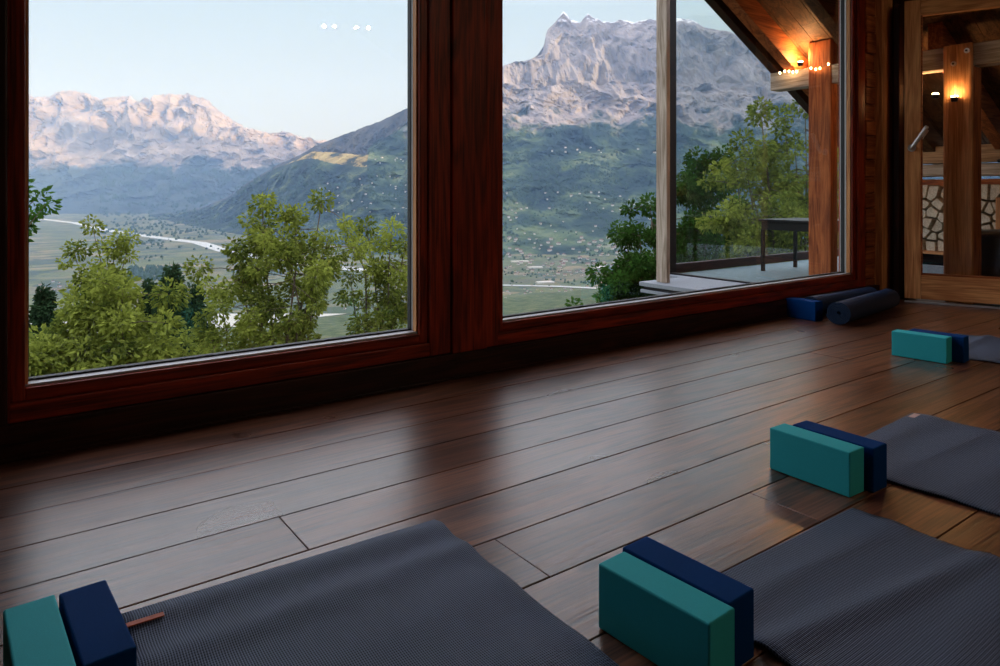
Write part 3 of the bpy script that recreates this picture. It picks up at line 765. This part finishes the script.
slope_mesh('meadow_shoulder', M['meadow'], CR4, [(0, 6900, 0), (.3, 6800, .06), (.6, 6700, .13), (1, 6600, .22)], 200, 40, 40, .004, 270, 470, jag=.5, zback=-300, back=150, kx=KX, rel=True, seedz=4.)
CR5 = [(100, 223), (130, 220), (150, 215.5), (202, 209), (227, 198.5), (252, 181.5), (277, 167.5), (300, 160), (312, 158), (330, 163), (360, 167), (385, 166), (410, 164), (440, 170), (480, 215), (520, 235)]
slope_mesh('village_slope', M['hill'], CR5, [(0, 6620, 0), (.25, 6300, .25), (.6, 5700, .62), (1, 4900, 1.)], 260, 110, 90, .004, 80, 520, jag=.7, zback=-500, back=100, kx=KX, rel=True, seedz=5.)

# valley floor with fields
def fields_mat():
    m, nt, b = newmat('valley_fields')
    geo = N(nt, 'ShaderNodeNewGeometry')
    mp = N(nt, 'ShaderNodeMapping'); mp.inputs['Rotation'].default_value = (0, 0, .6); mp.inputs['Scale'].default_value = (.004, .0075, 1)
    nt.links.new(geo.outputs['Position'], mp.inputs['Vector'])
    vo = N(nt, 'ShaderNodeTexVoronoi', Scale=1.2); vo.distance = 'CHEBYCHEV'; nt.links.new(mp.outputs[0], vo.inputs['Vector'])
    sp = N(nt, 'ShaderNodeSeparateColor'); nt.links.new(vo.outputs['Color'], sp.inputs[0])
    col = ramp(nt, sp.outputs[0], [(0, srgb(54, 70, 38)), (.35, srgb(92, 98, 58)), (.6, srgb(66, 80, 44)), (.8, srgb(128, 114, 84)), (1, srgb(46, 62, 40))])
    n1 = N(nt, 'ShaderNodeTexNoise', Scale=.0035, Detail=8, Roughness=.7); nt.links.new(geo.outputs['Position'], n1.inputs['Vector'])
    col = mix(nt, ramp(nt, n1.outputs[0], [(.52, (0, 0, 0, 1)), (.58, (1, 1, 1, 1))]), col, srgb(44, 64, 50))
    nt.links.new(col, b.inputs['Base Color']); b.inputs['Roughness'].default_value = .9
    return m
vm = MB()
c = [at(x, 190, d) for x, d in ((-500, 2400), (1300, 2400), (1300, 19000), (-900, 19000))]
vm.v = [(p.x, p.y, ZV) for p in c]; vm.f = [(0, 1, 2, 3)]; vm.tone = [0]
struct(vm.build('ground_valley', fields_mat()))
def ribbon(name, pts, wid, m, z):
    v = []; f = []
    P_ = [at(x, 190, 705*(H-ZV)/(y-190)) for x, y in pts]
    for i, p in enumerate(P_):
        t = (P_[min(i+1, len(P_)-1)]-P_[max(i-1, 0)]).normalized(); n = Vector((-t.y, t.x, 0))*wid/2
        v += [(p.x+n.x, p.y+n.y, z), (p.x-n.x, p.y-n.y, z)]
    f = [(2*i, 2*i+2, 2*i+3, 2*i+1) for i in range(len(P_)-1)]
    mb_ = MB(); mb_.v = v; mb_.f = f; mb_.tone = [0]*len(f); return mb_.build(name, m)
tag(ribbon('river', [(40, 219), (75, 223), (110, 231), (160, 238), (200, 243), (225, 251), (260, 258), (320, 266), (400, 274)], 110, M['river'], ZV+2), 'pale river winding through the valley fields', 'river', kind='structure')
tag(ribbon('road', [(470, 285), (560, 287), (660, 292), (760, 298)], 36, M['river'], ZV+3), 'pale main road along the valley below the right window', 'road', kind='structure')

# near slope below the house
ns = MB(); rnd = random.Random(2)
gx = [-60+6*i for i in range(36)]; gy = [2.7, 4, 6, 9, 13, 18, 25, 34, 46, 62, 85, 115, 160, 220, 300, 420, 600, 850, 1200, 1700, 2300]
gxs = [ [ (x*(1+yy/25.)) for x in gx] for yy in gy]
for yy, row in zip(gy, gxs):
    for x in row:
        z = -2.2 - .42*(yy-2.7) if yy < 300 else -2.2-.42*297.3 - .16*(yy-300)
        z = max(z, ZV-12); ns.v.append((x, yy, z + mn.noise(Vector((x*.08, yy*.08, 0)))*min(6, yy*.03)))
k = len(gx)
for j in range(len(gy)-1):
    for i in range(k-1):
        a = j*k+i; ns.f.append((a, a+1, a+k+1, a+k)); ns.tone.append(0)
M['slope'] = terrain_mat('hillside_grass', [(.35, srgb(40, 54, 36)), (.5, srgb(74, 88, 54)), (.62, srgb(104, 104, 74))], .03, None, .3, .5)
struct(ns.build('ground_hillside', M['slope'], smooth=True))

# far houses: each an object, shared mesh
def house_mesh():
    mb_ = MB(); mb_.box((-6, -4.5, -6), (6, 4.5, 6))
    me = bpy.data.meshes.new('far_house'); 
    v = list(mb_.v); f = list(mb_.f)
    n = len(v); v += [(-7, -5.5, 5.6), (7, -5.5, 5.6), (7, 5.5, 5.6), (-7, 5.5, 5.6), (-7, 0, 9.4), (7, 0, 9.4)]
    f += [(n, n+1, n+5, n+4), (n+2, n+3, n+4, n+5), (n+1, n+2, n+5), (n+3, n, n+4), (n+3, n+2, n+1, n)]
    me.from_pydata(v, [], f); me.materials.append(M['housewall']); me.materials.append(M['houseroof'])
    for i, p in enumerate(me.polygons): p.material_index = 1 if i >= 6 else 0
    return me
hm = house_mesh(); rnd = random.Random(44)
dg = bpy.context.evaluated_depsgraph_get()
terr = [bpy.data.objects[n] for n in ('mountain_peak', 'village_slope', 'wooded_ridge', 'meadow_shoulder', 'ground_valley', 'mountain_range')]
for o_ in terr: pass
from mathutils.bvhtree import BVHTree
bv = [BVHTree.FromPolygons([v.co.copy() for v in o_.data.vertices], [tuple(p.vertices) for p in o_.data.polygons]) for o_ in terr]
def hit(x, y):
    o0 = Vector((0, 0, H)); dr_ = (at(x, y, 1000.) - o0).normalized(); best = None
    for t in bv:
        h_ = t.ray_cast(o0, dr_)
        if h_[0] is not None and h_[3] > 1500 and (best is None or h_[3] < best[1]): best = (h_[0], h_[3])
    return best
placed = []
regions = [  # px box, count, scale range, label, group
    (505, 645, 238, 278, 210, (1.2, 2.4), 'tiny pale house in the valley town seen through the right window', 'town houses below the right window'),
    (505, 650, 192, 238, 60, (.9, 1.6), 'tiny pale house scattered on the slope above the valley town', 'scattered houses on the right slope'),
    (503, 600, 286, 306, 44, (1., 1.6), 'tiny pale house along the pale valley road', 'houses by the valley road'),
    (540, 655, 147, 153, 12, (.9, 1.5), 'tiny chalet on the sunlit shelf under the great peak', 'chalets on the sunlit shelf'),
    (315, 408, 176, 214, 44, (.6, 1.3), 'tiny pale house on the dark village slope in the left window', 'village houses on the left slope'),
    (360, 408, 157, 163, 8, (.8, 1.2), 'tiny chalet on the golden meadow in the left window', 'chalets on the golden meadow'),
    (300, 410, 285, 330, 26, (.9, 1.5), 'tiny pale house of the near town behind the leafy trees', 'near town houses in the left window'),
    (32, 80, 277, 292, 12, (1., 1.6), 'tiny house of the village at the lower left of the valley', 'village houses at the lower left')]
# long sheds of the valley
for x, y, w in [(520, 262, 2.6), (535, 268, 2.), (600, 268, 2.4), (622, 270, 1.6), (545, 283, 2.)]:
    q = hit(x, y)
    if q:
        placed.append(q[0])
        o = MB().box((-20, -10, -8), (20, 10, 7)).build('industrial_hall', M['housewall'], loc=tuple(q[0]), rot=.6+x*.01)
        o.scale = (w, 1.4, 1); tag(o, 'long pale hall among the houses of the valley town', 'building', 'pale halls in the valley town')
n_hall = len(placed)
for x0, x1, y0, y1, n, (s0, s1), lb, gp in regions:
    for _ in range(n):
        q = hit(rnd.uniform(x0, x1), rnd.uniform(y0, y1))
        if not q or any((q[0]-h_).length < 14*s1*q[1]/5200+14 for h_ in placed) or any((q[0]-h_).length < 75 for h_ in placed[:n_hall]): continue
        placed.append(q[0])
        o = bpy.data.objects.new('far_house', hm); COL.objects.link(o); o.location = q[0]; o.rotation_euler.z = rnd.uniform(0, 6.28)
        s = rnd.uniform(s0, s1)*q[1]/5200; o.scale = (s, s, s*.8); tag(o, lb, 'house', gp)
# woods on the slopes: scattered tree masses, nobody could count them
wd = MB(); rnd = random.Random(8)
def blob(p, r, h):
    n = len(wd.v); k = 5; a0 = rnd.random()*6
    wd.v.append((p.x, p.y, p.z+h))
    for i in range(k): wd.v.append((p.x+r*math.cos(a0+i*1.2566)*.7, p.y+r*math.sin(a0+i*1.2566)*.7, p.z+h*.6))
    for i in range(k): wd.v.append((p.x+r*math.cos(a0+i*1.2566), p.y+r*math.sin(a0+i*1.2566), p.z-h*.2))
    for i in range(k):
        j = (i+1) % k; wd.f += [(n, n+1+i, n+1+j), (n+1+i, n+1+k+i, n+1+k+j, n+1+j)]; wd.tone += [0, 0]
for x0, x1, y0, y1, n in [(500, 800, 152, 285, 5200), (100, 415, 168, 245, 4200), (100, 300, 228, 300, 500), (380, 415, 285, 330, 80), (505, 660, 286, 305, 150)]:
    for _ in range(n):
        x = rnd.uniform(x0, x1); y = rnd.uniform(y0, y1)
        q = hit(x, y)
        if not q: continue
        if mn.noise(q[0]*.0035) + .5*mn.noise(q[0]*.012) < (-.02 if y < 235 else .16): continue
        s = q[1]/5200*rnd.uniform(.6, 1.3)
        if any(abs(q[0].x-h_.x) < 26 and abs(q[0].y-h_.y) < 26 for h_ in placed) or any(abs(q[0].x-h_.x) < 75 and abs(q[0].y-h_.y) < 75 for h_ in placed[:n_hall]): continue
        blob(q[0], 9*s, 14*s)
for _ in range(160):
    q = hit(rnd.uniform(128, 180), rnd.uniform(268, 281))
    if q: blob(q[0], 12, 22)
M['woods'] = plain('far_woods', srgb(46, 70, 50), .9, bscale=.01, var=.3)
tag(wd.build('far_woods', M['woods']), 'dark green woods scattered over the slopes and the valley', 'woods', kind='stuff')

# added ridge outside the frame, crest shaped to throw the valley shadow
s_l, s_d = .85, -.53; p_l, p_d = .53, .85; TAN = .14; S0 = 5000
def shade(x, y, d):
    l = (x-500)/705.*d
    return (p_l*l + p_d*d, H + (190-y)/705.*d + (S0 - (s_l*l + s_d*d))*TAN)
prof = sorted([shade(*a) for a in ((20, 122, 16300), (90, 134, 16000), (140, 133, 16000), (185, 146, 15800), (273, 156, 15600), (312, 160, 7500), (360, 166, 7000), (410, 163, 6700), (503, 150, 7000), (560, 152, 7000), (640, 149, 7000), (800, 150, 7000))])
prof = [(-6000, 1500), (-1500, 1300), (0, 1000), (prof[0][0]-500, prof[0][1])] + prof + [(prof[-1][0]+2500, prof[-1][1]-400)]
rg = MB(); nn_ = 240
for i in range(nn_+1):
    q = -6000 + 17500*i/nn_
    hgt = lerp_tab(prof, q) + 25*fbm(Vector((q*.0011, 5, 5)))
    for sd, zz in ((-2200, ZV-50), (0, hgt), (2500, ZV-50)):
        l = s_l*(S0+sd) + p_l*q; d = s_d*(S0+sd) + p_d*q
        rg.v.append((d*F[0]+l*R[0], d*F[1]+l*R[1], zz))
for i in range(nn_):
    for k in (0, 1):
        a = i*3+k; rg.f.append((a, a+1, a+4, a+3)); rg.tone.append(0)
struct(rg.build('unseen_shade_ridge', M['hill']))

# haze in the valley air
hz_ = MB()
c = [at(x, 190, d) for x, d in ((-700, 300), (1700, 300), (1500, 17500), (-500, 17500))]
hz_.prism([(p.x, p.y, -650) for p in c], (0, 0, 3200))
m, nt, b = newmat('valley_haze'); nt.nodes.remove(b)
vs = N(nt, 'ShaderNodeVolumeScatter', Color=(.36, .58, 1., 1), Density=3.8e-5, Anisotropy=.0)
nt.links.new(vs.outputs[0], nt.nodes['Material Output'].inputs['Volume'])
tag(hz_.build('haze', m), 'blue evening haze filling the valley', 'haze', kind='stuff')

# ------------------------------------------------------------------ light
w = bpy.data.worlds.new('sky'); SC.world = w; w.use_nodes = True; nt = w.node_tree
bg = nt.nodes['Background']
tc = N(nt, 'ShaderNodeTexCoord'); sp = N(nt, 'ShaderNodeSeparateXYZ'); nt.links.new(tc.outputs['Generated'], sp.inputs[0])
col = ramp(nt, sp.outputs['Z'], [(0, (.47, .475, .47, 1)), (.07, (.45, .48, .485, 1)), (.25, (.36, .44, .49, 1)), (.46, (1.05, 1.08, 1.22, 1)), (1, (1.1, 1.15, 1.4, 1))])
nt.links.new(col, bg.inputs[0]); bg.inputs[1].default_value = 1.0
sl = bpy.data.lights.new('sun', 'SUN'); sl.energy = 3.0; sl.color = (1., .84, .56); sl.angle = .009
so = bpy.data.objects.new('sun', sl); COL.objects.link(so)
sv = Vector((F[0]*s_d + R[0]*s_l, F[1]*s_d + R[1]*s_l, 0)).normalized(); sv.z = TAN
so.rotation_euler = sv.to_track_quat('Z', 'Y').to_euler()

# ------------------------------------------------------------------ camera
cd = bpy.data.cameras.new('camera'); cam = bpy.data.objects.new('camera', cd); COL.objects.link(cam); SC.camera = cam
cd.sensor_width = 36; cd.lens = 705/1000*36; cd.shift_y = -.143; cd.clip_start = .05; cd.clip_end = 60000
cam.location = (0, 0, H)
cam.rotation_euler = (math.pi/2, 0, math.atan2(F[1], F[0]) - math.pi/2)
SC.view_settings.view_transform = 'Standard'; SC.view_settings.look = 'None'; SC.view_settings.gamma = 1
SC.view_settings.use_curve_mapping = False; SC.view_settings.exposure = 0.9
SC.cycles.use_denoising = True
SC.cycles.max_bounces = 10; SC.cycles.diffuse_bounces = 5; SC.cycles.glossy_bounces = 4; SC.cycles.transparent_max_bounces = 16; SC.cycles.volume_bounces = 1
SC.cycles.sample_clamp_indirect = 6
